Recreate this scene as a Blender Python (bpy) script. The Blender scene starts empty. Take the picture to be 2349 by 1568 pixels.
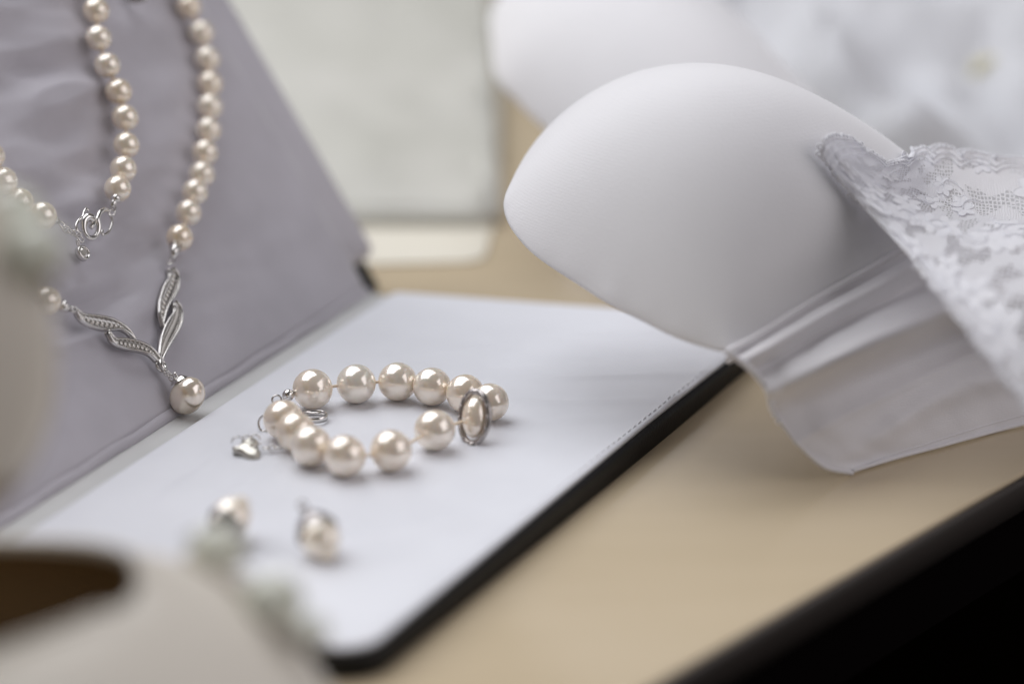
import bpy, math, random
import numpy as np
from mathutils import Vector, Matrix, Quaternion, noise
random.seed(7)
C = bpy.context.scene.collection
MM = 0.001
# ------------------------------------------------------------------ camera, world, lamps, exposure
TH = math.radians(19.2); CAMH = 220.0; FPX = 85/36*2349
cam = bpy.data.cameras.new('camera'); cam.lens = 85; cam.sensor_width = 36
cam.clip_start = 0.02; cam.clip_end = 20
cam.dof.use_dof = True; cam.dof.focus_distance = 0.601; cam.dof.aperture_fstop = 3.6
co = bpy.data.objects.new('camera', cam); C.objects.link(co)
co.location = (0, 0, CAMH*MM); co.rotation_euler = (math.pi/2-TH, 0, 0)
S = bpy.context.scene; S.camera = co
S.view_settings.view_transform = 'Standard'; S.view_settings.look = 'None'
S.view_settings.exposure = 0; S.view_settings.gamma = 1
S.cycles.max_bounces = 8; S.cycles.transparent_max_bounces = 12
w = bpy.data.worlds.new('World'); S.world = w; w.use_nodes = True
w.node_tree.nodes['Background'].inputs[0].default_value = (1.0, 0.95, 0.94, 1)
w.node_tree.nodes['Background'].inputs[1].default_value = 0.115
def lamp(name, direction, dist, sx, sy, power, col, target=(0, 0.57, 0.02)):
    l = bpy.data.lights.new(name, 'AREA'); l.shape = 'RECTANGLE'; l.size = sx; l.size_y = sy
    l.energy = power; l.color = col
    o = bpy.data.objects.new(name, l); C.objects.link(o)
    d = Vector(direction).normalized()
    o.location = Vector(target)+d*dist
    o.rotation_euler = (-d).to_track_quat('-Z', 'Y').to_euler()
lamp('window_light', (-.42, .38, .83), 1.3, 1.5, 1.5, 21.8, (.96, .97, 1.0))
lamp('side_window_light', (-.82, -.06, .38), 1.3, .26, .26, 2.4, (1.0, .97, .92))
lamp('wall_bounce_light', (.84, -.24, .49), 1.5, 1.4, 1.2, 7.6, (1.0, .955, .98))

# ------------------------------------------------------------------ helpers
def ray(x, y):
    u = (x-1174.5)/FPX; v = (784-y)/FPX
    return Vector((u, math.cos(TH)+v*math.sin(TH), -math.sin(TH)+v*math.cos(TH)))
CAM = Vector((0, 0, CAMH))
def onz(x, y, z=0.0):
    r = ray(x, y); return CAM + r*((z-CAMH)/r.z)
def dep(x, y, d): return CAM + ray(x, y)*d
def onplane(x, y, p, n):
    r = ray(x, y); return CAM + r*((p-CAM).dot(n)/r.dot(n))
def tag(o, label=None, cat=None, group=None, kind=None):
    if label: o['label'] = label
    if cat: o['category'] = cat
    if group: o['group'] = group
    if kind: o['kind'] = kind
    return o
def thing(name, loc, label, cat, group=None):
    o = bpy.data.objects.new(name, None); o.empty_display_size = .01
    C.objects.link(o); o.location = Vector(loc)*MM
    return tag(o, label, cat, group)
def wloc(o):
    v = Vector(o.location)
    while o.parent: o = o.parent; v = v + Vector(o.location)
    return v
def place(o, parent, loc_mm):
    C.objects.link(o)
    if parent: o.parent = parent; o.location = Vector(loc_mm)*MM - wloc(parent)
    else: o.location = Vector(loc_mm)*MM
    return o
def catmull(P, n, closed=False):
    P = [Vector(p) for p in P]; out = []; m = len(P)
    segs = m if closed else m-1
    for i in range(segs):
        g = (lambda k: P[k % m]) if closed else (lambda k: P[min(max(k, 0), m-1)])
        a, b, c, d = g(i-1), g(i), g(i+1), g(i+2)
        for j in range(n):
            t = j/n
            out.append(.5*((2*b)+(c-a)*t+(2*a-5*b+4*c-d)*t*t+(3*b-a-3*c+d)*t**3))
    if not closed: out.append(P[-1].copy())
    return out
class MB:
    def __init__(s): s.v = []; s.f = []; s.uv = None
    def add(s, vs, fs):
        k = len(s.v); s.v += [Vector(a) for a in vs]; s.f += [tuple(i+k for i in f) for f in fs]
    def grid(s, rows, wrapu=False):
        n = len(rows); m = len(rows[0]); fs = []
        for i in range(n-1):
            for j in range(m if wrapu else m-1):
                fs.append((i*m+j, i*m+(j+1) % m, (i+1)*m+(j+1) % m, (i+1)*m+j))
        s.add([p for r in rows for p in r], fs)
    def fan(s, ring, centre, flip=False):
        n = len(ring)
        fs = [((i+1) % n, i, n) if flip else (i, (i+1) % n, n) for i in range(n)]
        s.add(list(ring)+[centre], fs)
    def tube(s, path, r, seg=8, closed=False, up=None):
        P = [Vector(p) for p in path]; n = len(P); rows = []
        u = None
        for i in range(n):
            a = P[(i-1) % n] if closed or i > 0 else P[i]
            b = P[(i+1) % n] if closed or i < n-1 else P[i]
            t = (b-a).normalized()
            if u is None:
                u = t.orthogonal().normalized() if up is None else (Vector(up)-t*Vector(up).dot(t)).normalized()
            u = (u-t*u.dot(t)).normalized(); w_ = t.cross(u)
            rr = r(i/(n-1)) if callable(r) else r
            rows.append([P[i]+(u*math.cos(2*math.pi*k/seg)+w_*math.sin(2*math.pi*k/seg))*rr for k in range(seg)])
        if closed: rows.append(rows[0])
        s.grid(rows, True)
        if not closed:
            s.fan(rows[0], P[0], True); s.fan(rows[-1], P[-1])
    def ball(s, c, r, seg=12, M=None):
        c = Vector(c); rows = []
        M = M or Matrix.Identity(3)
        R = (r, r, r) if not hasattr(r, '__len__') else r
        for i in range(1, seg):
            a = math.pi*i/seg
            rows.append([c+M@Vector((R[0]*math.sin(a)*math.cos(2*math.pi*k/(2*seg)), R[1]*math.sin(a)*math.sin(2*math.pi*k/(2*seg)), R[2]*math.cos(a))) for k in range(2*seg)])
        s.grid(rows, True)
        s.fan(rows[0], c+M@Vector((0, 0, R[2]))); s.fan(rows[-1], c-M@Vector((0, 0, R[2])), True)
    def slab(s, outline, z0, z1, edge=.6, rings=1, top=None):
        """outline: list of 2D points (ccw); rounded top edge; rings filled inward; top(x,y)->dz"""
        O = [Vector((p[0], p[1])) for p in outline]; n = len(O)
        c = sum(O, Vector((0, 0)))/n
        off = []
        for i in range(n):
            t = (O[(i+1) % n]-O[i-1]).normalized(); off.append(Vector((-t.y, t.x)))
        rows = [[Vector((p.x, p.y, z0)) for p in O]]
        for k in range(5):
            a = k/4*math.pi/2
            rows.append([Vector((p.x+o.x*edge*(1-math.cos(a)), p.y+o.y*edge*(1-math.cos(a)), z1-edge+edge*math.sin(a))) for p, o in zip(O, off)])
        I = [p+o*edge for p, o in zip(O, off)]
        for k in range(1, rings+1):
            q = 1-k/(rings+.5)
            rows.append([Vector((c.x+(p.x-c.x)*q, c.y+(p.y-c.y)*q, z1)) for p in I])
        if top:
            for r in rows[5:]:
                for p in r: p.z += top(p.x, p.y)
        s.grid(rows, True)
        s.fan(rows[-1], Vector((c.x, c.y, z1+(top(c.x, c.y) if top else 0))))
        s.fan(rows[0], Vector((c.x, c.y, z0)), True)
    def mesh(s, name, mats, c, smooth=True):
        me = bpy.data.meshes.new(name)
        me.from_pydata([tuple((p-c)*MM) for p in s.v], [], s.f)
        if smooth: me.polygons.foreach_set('use_smooth', [True]*len(me.polygons))
        for m in (mats if isinstance(mats, (list, tuple)) else [mats]): me.materials.append(m)
        if s.uv:
            ul = me.uv_layers.new(name='UVMap')
            for l in me.loops: ul.data[l.index].uv = s.uv[l.vertex_index]
        me.update(); return me
    def build(s, name, mats, parent=None, smooth=True, label=None, kind=None, c=None, clean=False):
        if c is None:
            lo = Vector([min(p[i] for p in s.v) for i in range(3)]); hi = Vector([max(p[i] for p in s.v) for i in range(3)])
            c = (lo+hi)/2
        c = Vector(c)
        me = s.mesh(name, mats, c, smooth)
        import bmesh
        bm = bmesh.new(); bm.from_mesh(me)
        if not s.uv: bmesh.ops.remove_doubles(bm, verts=bm.verts, dist=1e-7)
        bmesh.ops.recalc_face_normals(bm, faces=bm.faces); bm.to_mesh(me); bm.free()
        o = bpy.data.objects.new(name, me); place(o, parent, c)
        return tag(o, label, None, None, kind)
def xf(pts, M): return [M@Vector(p) for p in pts]

# ------------------------------------------------------------------ materials
class NT:
    def __init__(s, name):
        s.m = bpy.data.materials.new(name); s.m.use_nodes = True; s.t = s.m.node_tree
        s.b = s.t.nodes['Principled BSDF']; s.out = s.t.nodes['Material Output']
    def n(s, ty, **k):
        x = s.t.nodes.new(ty)
        for a, b in k.items():
            if hasattr(x, a): setattr(x, a, b)
            else: x.inputs[a.replace('_', ' ')].default_value = b
        return x
    def l(s, a, ai, b, bi): s.t.links.new(a.outputs[ai], b.inputs[bi])
    def set(s, **k):
        for a, b in k.items(): s.b.inputs[a.replace('_', ' ')].default_value = b
        return s
    def coord(s, scale=(1, 1, 1), kind='Object'):
        tc = s.n('ShaderNodeTexCoord'); mp = s.n('ShaderNodeMapping'); mp.inputs['Scale'].default_value = scale
        s.l(tc, kind, mp, 0); return mp
    def bump(s, src, so, strength=.2, dist=.0003, prev=None):
        b = s.n('ShaderNodeBump'); b.inputs['Strength'].default_value = strength; b.inputs['Distance'].default_value = dist
        s.l(src, so, b, 'Height')
        if prev: s.l(prev, 0, b, 'Normal')
        s.l(b, 0, s.b, 'Normal'); return b
    def vary(s, mp, scale, c0, c1, lo=.35, hi=.65, detail=4):
        nz = s.n('ShaderNodeTexNoise'); nz.inputs['Scale'].default_value = scale; nz.inputs['Detail'].default_value = detail
        s.l(mp, 0, nz, 'Vector')
        cr = s.n('ShaderNodeValToRGB'); cr.color_ramp.elements[0].position = lo; cr.color_ramp.elements[1].position = hi
        cr.color_ramp.elements[0].color = (*c0, 1); cr.color_ramp.elements[1].color = (*c1, 1)
        s.l(nz, 0, cr, 0); s.l(cr, 0, s.b, 'Base Color'); return nz
def fabric(name, col, rough=.55, sheen=.25, weave=2600, strength=.18, wave=.25, var=.96, spec=.35):
    k = NT(name); k.set(Base_Color=(*col, 1), Roughness=rough, Sheen_Weight=sheen, Specular_IOR_Level=spec)
    mp = k.coord()
    k.vary(mp, 60, [c*var for c in col], col)
    wa = k.n('ShaderNodeTexWave'); wa.inputs['Scale'].default_value = weave/3.2; wa.inputs['Distortion'].default_value = 1.2; wa.inputs['Detail Scale'].default_value = 3
    wa.bands_direction = 'Z'
    k.l(mp, 0, wa, 'Vector')
    nz = k.n('ShaderNodeTexNoise'); nz.inputs['Scale'].default_value = weave; nz.inputs['Detail'].default_value = 2
    k.l(mp, 0, nz, 'Vector')
    b = k.bump(nz, 0, strength, .0002); k.bump(wa, 1, wave*strength, .0002, b)
    return k.m
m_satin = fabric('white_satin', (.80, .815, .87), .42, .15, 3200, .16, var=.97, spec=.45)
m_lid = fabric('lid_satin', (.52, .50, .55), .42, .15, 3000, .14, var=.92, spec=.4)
m_hinge = fabric('hinge_cloth', (.66, .665, .66), .5, .2, 2200, .3, var=.93)
m_cup = fabric('cup_jersey', (.79, .785, .81), .7, .4, 1500, .34, wave=.18, var=.985, spec=.2)
m_band = fabric('band_fabric', (.78, .765, .79), .6, .35, 1800, .25, var=.97, spec=.25)
m_heap = fabric('white_cloth', (.60, .605, .635), .6, .3, 900, .3, var=.9)
m_board = NT('mottled_paper'); m_board.set(Roughness=.5)
_mp = m_board.coord((1, .6, 1)); m_board.vary(_mp, 22, (.52, .515, .465), (.60, .59, .545), .35, .68, 3); m_board = m_board.m
m_light_patch = NT('light_patch_cream').set(Base_Color=(.76, .72, .62, 1), Roughness=.6).m  # pale colour stands in for bright light falling on the table
m_boardrim = NT('paper_rim').set(Base_Color=(.60, .595, .555, 1), Roughness=.5).m
k = NT('black_leather'); k.set(Base_Color=(.006, .006, .007, 1), Roughness=.5, Specular_IOR_Level=.25)
_v = k.n('ShaderNodeTexVoronoi'); _v.inputs['Scale'].default_value = 1400; k.l(k.coord(), 0, _v, 'Vector'); k.bump(_v, 0, .3, .0002); m_leather = k.m
k = NT('beige_laminate'); k.set(Roughness=.15, Specular_IOR_Level=.5)
_mp = k.coord((1, 9, 1)); _mp.inputs['Rotation'].default_value = (0, 0, math.radians(-49))
_nz = k.vary(_mp, 9, (.565, .465, .32), (.59, .487, .34), .3, .7, 6); m_table = k.m
_n2 = k.n('ShaderNodeTexNoise'); _n2.inputs['Scale'].default_value = 900; k.l(_mp, 0, _n2, 'Vector'); k.bump(_n2, 0, .05, .0002)
k = NT('dark_edging'); k.set(Specular_IOR_Level=.25, Roughness=.6, Base_Color=(.05, .042, .038, 1)); m_edge = k.m
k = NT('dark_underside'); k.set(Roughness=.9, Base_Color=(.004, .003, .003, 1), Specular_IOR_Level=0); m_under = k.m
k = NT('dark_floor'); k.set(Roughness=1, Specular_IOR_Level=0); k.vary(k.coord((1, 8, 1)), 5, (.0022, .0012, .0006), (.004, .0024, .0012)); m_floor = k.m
def pearl_mat(name, c0, c1, gloss=.40):
    """nacre: a warm scattering body under a pale mirror-like skin"""
    k = NT(name); k.set(Roughness=.35, Coat_Weight=.3, Coat_Roughness=.03)
    nz = k.vary(k.coord(), 130, c0, c1, .3, .7, 3)
    oi = k.n('ShaderNodeObjectInfo'); mh = k.n('ShaderNodeMath', operation='MULTIPLY_ADD'); mh.inputs[1].default_value = .9; mh.inputs[2].default_value = -.45
    ad = k.n('ShaderNodeMath', operation='ADD'); k.l(oi, 'Random', mh, 0); k.l(nz, 0, ad, 0); k.l(mh, 0, ad, 1)
    cr = [n for n in k.t.nodes if n.type == 'VALTORGB'][0]; k.l(ad, 0, cr, 0)
    k.b.inputs['Subsurface Weight'].default_value = .35; k.b.inputs['Subsurface Radius'].default_value = (.003, .0022, .0016); k.b.inputs['Subsurface Scale'].default_value = 1
    g = k.n('ShaderNodeBsdfGlossy'); g.inputs['Roughness'].default_value = .17; g.inputs['Color'].default_value = (1.0, .955, .90, 1)
    mx = k.n('ShaderNodeMixShader'); mx.inputs[0].default_value = gloss
    k.l(k.b, 0, mx, 1); k.l(g, 0, mx, 2); k.l(mx, 0, k.out, 0)
    return k.m
m_pearl = pearl_mat('cream_pearl', (.93, .78, .62), (.96, .87, .76))
m_pearl2 = pearl_mat('peach_pearl', (.91, .75, .55), (.95, .83, .68))
m_pearl3 = pearl_mat('silvery_pearl', (.78, .66, .52), (.82, .73, .61), .5)
m_cord = NT('silk_cord').set(Base_Color=(.80, .67, .52, 1), Roughness=.7).m
k = NT('silver'); k.set(Metallic=1, Base_Color=(.72, .70, .68, 1), Roughness=.13); m_silver = k.m
k = NT('dark_silver'); k.set(Metallic=1, Base_Color=(.42, .39, .38, 1), Roughness=.25); m_dsilver = k.m
k = NT('brushed_silver'); k.set(Metallic=1, Base_Color=(.55, .53, .48, 1), Roughness=.36)
_n = k.n('ShaderNodeTexNoise'); _n.inputs['Scale'].default_value = 900; k.l(k.coord(), 0, _n, 'Vector'); k.bump(_n, 0, .5, .0003); m_bsilver = k.m
k = NT('clear_stone'); k.set(Base_Color=(.75, .72, .68, 1), Roughness=.03, Metallic=.55, Coat_Weight=1); m_stone = k.m
k = NT('ivory_satin'); k.set(Base_Color=(.74, .69, .61, 1), Roughness=.42, Sheen_Weight=.2); m_ivory = k.m
k = NT('brown_lining'); k.set(Base_Color=(.27, .185, .095, 1), Roughness=.6); m_brown = k.m
k = NT('pale_green_petal'); k.set(Base_Color=(.90, .905, .84, 1), Roughness=.5, Sheen_Weight=.2); m_petal = k.m
tl = k.n('ShaderNodeBsdfTranslucent'); tl.inputs[0].default_value = (.90, .91, .83, 1); mx_ = k.n('ShaderNodeMixShader'); mx_.inputs[0].default_value = .3
k.l(k.b, 0, mx_, 1); k.l(tl, 0, mx_, 2); k.l(mx_, 0, k.out, 0)
k = NT('pale_bud'); k.set(Base_Color=(.86, .88, .78, 1), Roughness=.25, Coat_Weight=.6); m_bud = k.m
k = NT('sage_leaf'); k.set(Base_Color=(.24, .23, .19, 1), Roughness=.6); m_leaf = k.m
k = NT('bronze_bead'); k.set(Base_Color=(.28, .18, .06, 1), Roughness=.3, Metallic=.7); m_bronze = k.m
k = NT('pale_yellow_cloth'); k.set(Base_Color=(.85, .80, .55, 1), Roughness=.6); m_yellow = k.m
k = NT('white_thread'); k.set(Base_Color=(.92, .92, .96, 1), Roughness=.45, Sheen_Weight=.3); m_thread = k.m
tl = k.n('ShaderNodeBsdfTranslucent'); tl.inputs[0].default_value = (.88, .88, .94, 1); mx_ = k.n('ShaderNodeMixShader'); mx_.inputs[0].default_value = .2
k.l(k.b, 0, mx_, 1); k.l(tl, 0, mx_, 2); k.l(mx_, 0, k.out, 0)
def lace_mat():
    k = NT('lace_net'); k.set(Base_Color=(.89, .89, .94, 1), Roughness=.5, Sheen_Weight=.3)
    mp = k.coord((1, 1, 1), 'UV')
    v = k.n('ShaderNodeTexVoronoi'); v.feature = 'DISTANCE_TO_EDGE'; v.inputs['Scale'].default_value = .95; v.inputs['Randomness'].default_value = .35
    k.l(mp, 0, v, 'Vector')
    net = k.n('ShaderNodeMath', operation='LESS_THAN'); net.inputs[1].default_value = .17; k.l(v, 0, net, 0)
    nz = k.n('ShaderNodeTexNoise'); nz.inputs['Scale'].default_value = .17; nz.inputs['Detail'].default_value = 1.5; k.l(mp, 0, nz, 'Vector')
    mot = k.n('ShaderNodeMath', operation='GREATER_THAN'); mot.inputs[1].default_value = .49; k.l(nz, 0, mot, 0)
    mx = k.n('ShaderNodeMath', operation='MAXIMUM'); k.l(net, 0, mx, 0); k.l(mot, 0, mx, 1)
    tl = k.n('ShaderNodeBsdfTranslucent'); tl.inputs[0].default_value = (.84, .85, .92, 1)
    tr = k.n('ShaderNodeBsdfTransparent'); m1 = k.n('ShaderNodeMixShader'); m1.inputs[0].default_value = .25; m2 = k.n('ShaderNodeMixShader')
    k.l(k.b, 0, m1, 1); k.l(tl, 0, m1, 2); k.l(mx, 0, m2, 0); k.l(tr, 0, m2, 1); k.l(m1, 0, m2, 2); k.l(m2, 0, k.out, 0)
    wv = k.n('ShaderNodeTexWave'); wv.inputs['Scale'].default_value = .5; wv.inputs['Distortion'].default_value = 6; k.l(mp, 0, wv, 'Vector')
    b = k.bump(wv, 1, .35, .0003); k.bump(mot, 0, .7, .0004, b)
    return k.m
m_lace = lace_mat()

# ------------------------------------------------------------------ setting: floor and table
TZ = -2.0                                   # table top; the case lining lies at z = 5
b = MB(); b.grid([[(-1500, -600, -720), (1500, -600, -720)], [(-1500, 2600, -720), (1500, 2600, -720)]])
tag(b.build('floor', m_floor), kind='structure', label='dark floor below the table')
E1 = onz(1500, 1568, TZ); E2 = onz(2349, 1085, TZ); ed = (E2-E1).normalized(); en = Vector((-ed.y, ed.x, 0))
def tbl(s, t, z): 
    p = E1+ed*s+en*t; return Vector((p.x, p.y, z))
table = thing('table', tbl(300, 300, -720), 'beige laminate table with a thin dark edge, everything else lies on it', 'table')
b = MB(); b.slab([tbl(-500, .3, 0).xy, tbl(1300, .3, 0).xy, tbl(1300, 1100, 0).xy, tbl(-500, 1100, 0).xy], TZ-7.5, TZ, .8); b.build('table_top', m_table, table, smooth=False)
b = MB(); b.slab([tbl(-500, -2.2, 0).xy, tbl(1300, -2.2, 0).xy, tbl(1300, 0, 0).xy, tbl(-500, 0, 0).xy], TZ-8, TZ-.4, .9); b.build('edge_strip', m_edge, table)
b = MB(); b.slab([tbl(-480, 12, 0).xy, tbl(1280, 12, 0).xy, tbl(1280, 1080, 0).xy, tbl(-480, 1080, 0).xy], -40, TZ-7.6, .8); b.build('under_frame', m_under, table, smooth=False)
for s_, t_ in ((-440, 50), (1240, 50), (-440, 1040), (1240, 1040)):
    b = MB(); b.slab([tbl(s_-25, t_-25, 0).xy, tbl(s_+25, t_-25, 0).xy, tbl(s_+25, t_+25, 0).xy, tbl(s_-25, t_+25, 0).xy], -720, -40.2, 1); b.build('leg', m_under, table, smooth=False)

# ------------------------------------------------------------------ jewellery case
Ap = onz(905, 668, 5); Ep = onz(1400, 705, 5); Cp = onz(850, 1478, 5); Dp = onz(1660, 828, 5)
P0 = onz(885, 690, 5); P1 = onz(90, 1202, 5)
def isect(a, b, c, d):
    r = (b-a).xy; s_ = (d-c).xy; q = (c-a).xy
    t = (q.x*s_.y-q.y*s_.x)/(r.x*s_.y-r.y*s_.x); return Vector((*(a.xy+r*t), 5))
far_r = isect(Ap, Ep, Cp, Dp)
hd = (P0-P1).normalized(); nd = Vector((hd.y, -hd.x, 0))
front_dir = (-nd*1.0+hd*.0).normalized()
near_r = Cp+ (Dp-Cp).normalized()*-4
near_l = isect(P0, P1, near_r, near_r+(-nd+hd*.02))
def rounded(poly, rad, n=10):
    out = []; m = len(poly)
    for i in range(m):
        p = Vector(poly[i].xy); a = (Vector(poly[i-1].xy)-p).normalized(); c = (Vector(poly[(i+1) % m].xy)-p).normalized()
        r = rad[i] if hasattr(rad, '__len__') else rad
        ang = a.angle(c); d = r/math.tan(ang/2)
        s0 = p+a*d; s1 = p+c*d
        cen = p+(a+c).normalized()*(r/math.sin(ang/2))
        v0 = s0-cen; v1 = s1-cen; tot = v0.angle_signed(v1)
        for k in range(n+1):
            q = v0.copy(); q.rotate(Matrix.Rotation(-tot*k/n, 2)) ; out.append(cen+q)
    res = []
    for i in range(len(out)):                     # subdivide long spans
        p, q = out[i], out[(i+1) % len(out)]; L = (q-p).length; kk = max(1, int(L/3))
        for j in range(kk): res.append(p.lerp(q, j/kk))
    return res
def inset(poly, d):
    n = len(poly); out = []
    for i in range(n):
        t = (poly[(i+1) % n]-poly[i-1]).normalized(); out.append(poly[i]+Vector((-t.y, t.x))*d)
    return out
pad_out = rounded([near_l, near_r, far_r, Ap], [4, 9, 5, 2])
case = thing('jewellery_case', (Cp.x-50, Cp.y+80, 0), 'open black leather jewellery case lined with white satin, lid leaning back', 'jewellery case')
def pad_top(x, y):
    p = Vector((x, y, 0)); z = .25*noise.noise(p*.03)+.12*noise.noise(p*.09)
    for cx, cy, L, wd, a, amp in ((25, 590, 38, 1.6, .12, .40), (12, 600, 30, 2.2, .2, -.28), (20, 572, 34, 1.8, .05, .25), (-10, 612, 30, 3, .3, .3), (-60, 520, 26, 2.2, 1.1, .3), (-30, 490, 30, 3, .5, -.3), (-75, 530, 25, 2, 1.2, -.25), (30, 625, 26, 2.2, .15, .4), (0, 555, 30, 2.5, .25, .2)):
        dx, dy = x-cx, y-cy; u = dx*math.cos(a)+dy*math.sin(a); v = -dx*math.sin(a)+dy*math.cos(a)
        z += 1.7*amp*math.exp(-(u/L)**2-(v/wd)**2)
    return z
b = MB(); b.slab(inset(pad_out, -1.3), TZ+.05, 4.0, 1.2); b.build('base_shell', m_leather, case)
b = MB(); b.slab(inset(pad_out, .1), 4.05, 5.0, .5, 60, pad_top); b.build('base_pad', m_satin, case)
# stitches along the right edge and the front corner
st = MB(); st.ball((0, 0, 0), (1.15, .28, .25), 6); stm = st.mesh('stitch', m_thread, Vector((0, 0, 0)))
sline = inset(pad_out, 1.7)
acc = 0; first = True
for i in range(len(sline)):
    p, q = sline[i], sline[(i+1) % len(sline)]
    if not (p.x-near_r.x > -12 and (q-p).dot((far_r-near_r).xy) > 0): continue
    L = (q-p).length; pos = 0
    while acc <= L:
        c_ = p.lerp(q, acc/L); o = bpy.data.objects.new('stitch', stm); place(o, case, (c_.x, c_.y, 5.05+pad_top(c_.x, c_.y)))
        o.rotation_euler[2] = math.atan2((q-p).y, (q-p).x)+.12; acc += 3.1
    acc -= L
# hinge gutter
g0 = P0+hd*9; g1 = P1-hd*50
b = MB(); b.slab([ (g1-nd*9).xy, (g1-nd*.3).xy, (g0-nd*.3).xy, (g0-nd*9).xy], TZ+.06, 3.4, .4); b.build('hinge_strip', m_hinge, case)
b = None
# lid frame: s along the hinge (towards far end), t up the lid, q out of the lid face
LA = onz(850, 672, 4); PHI = math.radians(57)
ld = (-nd*math.cos(PHI)+Vector((0, 0, 1))*math.sin(PHI)).normalized(); ln = (nd*math.sin(PHI)+Vector((0, 0, 1))*math.cos(PHI)).normalized()
def lid(s_, t_, q_=0.0): return LA+hd*s_+ld*t_+ln*q_
LM = Matrix(((hd.x, ld.x, ln.x, LA.x), (hd.y, ld.y, ln.y, LA.y), (hd.z, ld.z, ln.z, LA.z), (0, 0, 0, 1)))
def lid_top(x, y):
    p = Vector((x, y, 3)); f = 1/(1+math.exp((x+52)/16)); g = min(1, max(0, (y-12)/20))
    wv = noise.noise(Vector((x*.022+.3*math.sin(y*.05), y*.10, 1)))*1.5+noise.noise(Vector((x*.05, y*.17+x*.03, 5)))*.6
    return max(-3.0, min(.9, f*g*(wv*2.9-1.2)+.18*noise.noise(p*.05)))
def slab_lid(outl, z0, z1, edge, rings, top, name, mat):
    b = MB(); b.slab(outl, z0, z1, edge, rings, top); b.v = xf(b.v, LM); return b.build(name, mat, case)
R_ = lambda a, b_, c_, d_: [Vector((a, b_, 0)), Vector((c_, b_, 0)), Vector((c_, d_, 0)), Vector((a, d_, 0))]
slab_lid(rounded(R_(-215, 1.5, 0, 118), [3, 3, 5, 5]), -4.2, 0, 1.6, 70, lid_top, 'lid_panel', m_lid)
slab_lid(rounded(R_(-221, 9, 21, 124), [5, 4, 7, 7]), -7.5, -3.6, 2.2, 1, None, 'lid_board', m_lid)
slab_lid(rounded(R_(-223, -1, 18.5, 126), [3, 2.5, 6, 6]), -10, -7.55, .8, 1, None, 'lid_cover', m_leather)
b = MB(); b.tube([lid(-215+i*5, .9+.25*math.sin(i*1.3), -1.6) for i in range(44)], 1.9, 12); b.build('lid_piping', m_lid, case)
b = MB(); b.tube([lid(.9, 3+i*2.5, -2.2+.15*math.sin(i*.9)) for i in range(46)], .9, 10); b.build('lid_edge_cord', m_hinge, case)
# leather spine under the hinge
b = MB(); b.slab([(g1-nd*12).xy, (g1-nd*9.1).xy, (g0-nd*9.1).xy, (g0-nd*12).xy], TZ+.06, 3.0, .5); b.build('spine', m_leather, case)

# ------------------------------------------------------------------ pearls
pm = MB(); pm.ball((0, 0, 0), 1.0, 24)
def pearl_mesh(name, mat): return pm.mesh(name, mat, Vector((0, 0, 0)))
pm1 = pearl_mesh('pearl', m_pearl); pm2 = pearl_mesh('pearl', m_pearl2); pm3 = pearl_mesh('pearl', m_pearl3)
def pearl(mesh, parent, c, r, M=None):
    o = bpy.data.objects.new('pearl', mesh); place(o, parent, c)
    o.scale = (r if hasattr(r, '__len__') else (r, r, r))
    if M is not None: o.rotation_euler = M.to_euler()
    else: o.rotation_euler = [random.uniform(0, 6.28) for _ in range(3)]
    return o
# bracelet
bc = onz(880, 960, 5)
brace = thing('pearl_bracelet', bc, 'bracelet of large cream pearls with heart charm lying on the white pad', 'bracelet')
BP = [(717, 892, 5.05), (817, 880, 5.0), (912, 875, 4.95), (991, 886, 4.85), (1067, 902, 4.8), (1124, 922, 4.7), (997, 986, 4.95), (897, 1033, 4.9), (791, 1045, 4.9), (713, 1022, 4.85), (678, 990, 4.8), (650, 962, 4.9)]
bpw = []
for x, y, r in BP:
    c = onz(x, y, 5+r+.1); bpw.append(c); pearl(pm1, brace, c, (r, r, r*.985))
acc_c = onz(1089, 957, 9.5)
b = MB(); b.tube(catmull(bpw[:6]+[acc_c]+bpw[6:], 6), .42, 6); b.build('cord', m_cord, brace)
# oval accent: pearl in a silver frame hanging on the strand
tdir = (bpw[6]-bpw[5]).normalized(); tocam = (CAM-acc_c).normalized()
fr_n = (tocam*.75+Vector((-.55, 0, .12))).normalized()
fu = (Vector((-.26, 0, 1))-fr_n*Vector((-.26, 0, 1)).dot(fr_n)).normalized(); fw = fu.cross(fr_n)
FM = Matrix((fw, fu, fr_n)).transposed()
acc_f = acc_c+tocam*3.0
b = MB(); b.tube([acc_f+FM@Vector((4.1*math.cos(a), 6.3*math.sin(a)*(1-.08*math.cos(a)), 0)) for a in [2*math.pi*i/40 for i in range(40)]], .82, 10, True)
for a in range(14):
    t = 2*math.pi*a/14; b.ball(acc_f+FM@Vector((4.15*math.cos(t), 6.35*math.sin(t), .75)), .42, 5)
b.ball(acc_f-fu*6.9, (1.5, 1.2, 1.3), 8); b.build('oval_frame', m_dsilver, brace)
o = pearl(pm1, brace, acc_f, (3.15, 5.0, 2.8), FM)
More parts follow.
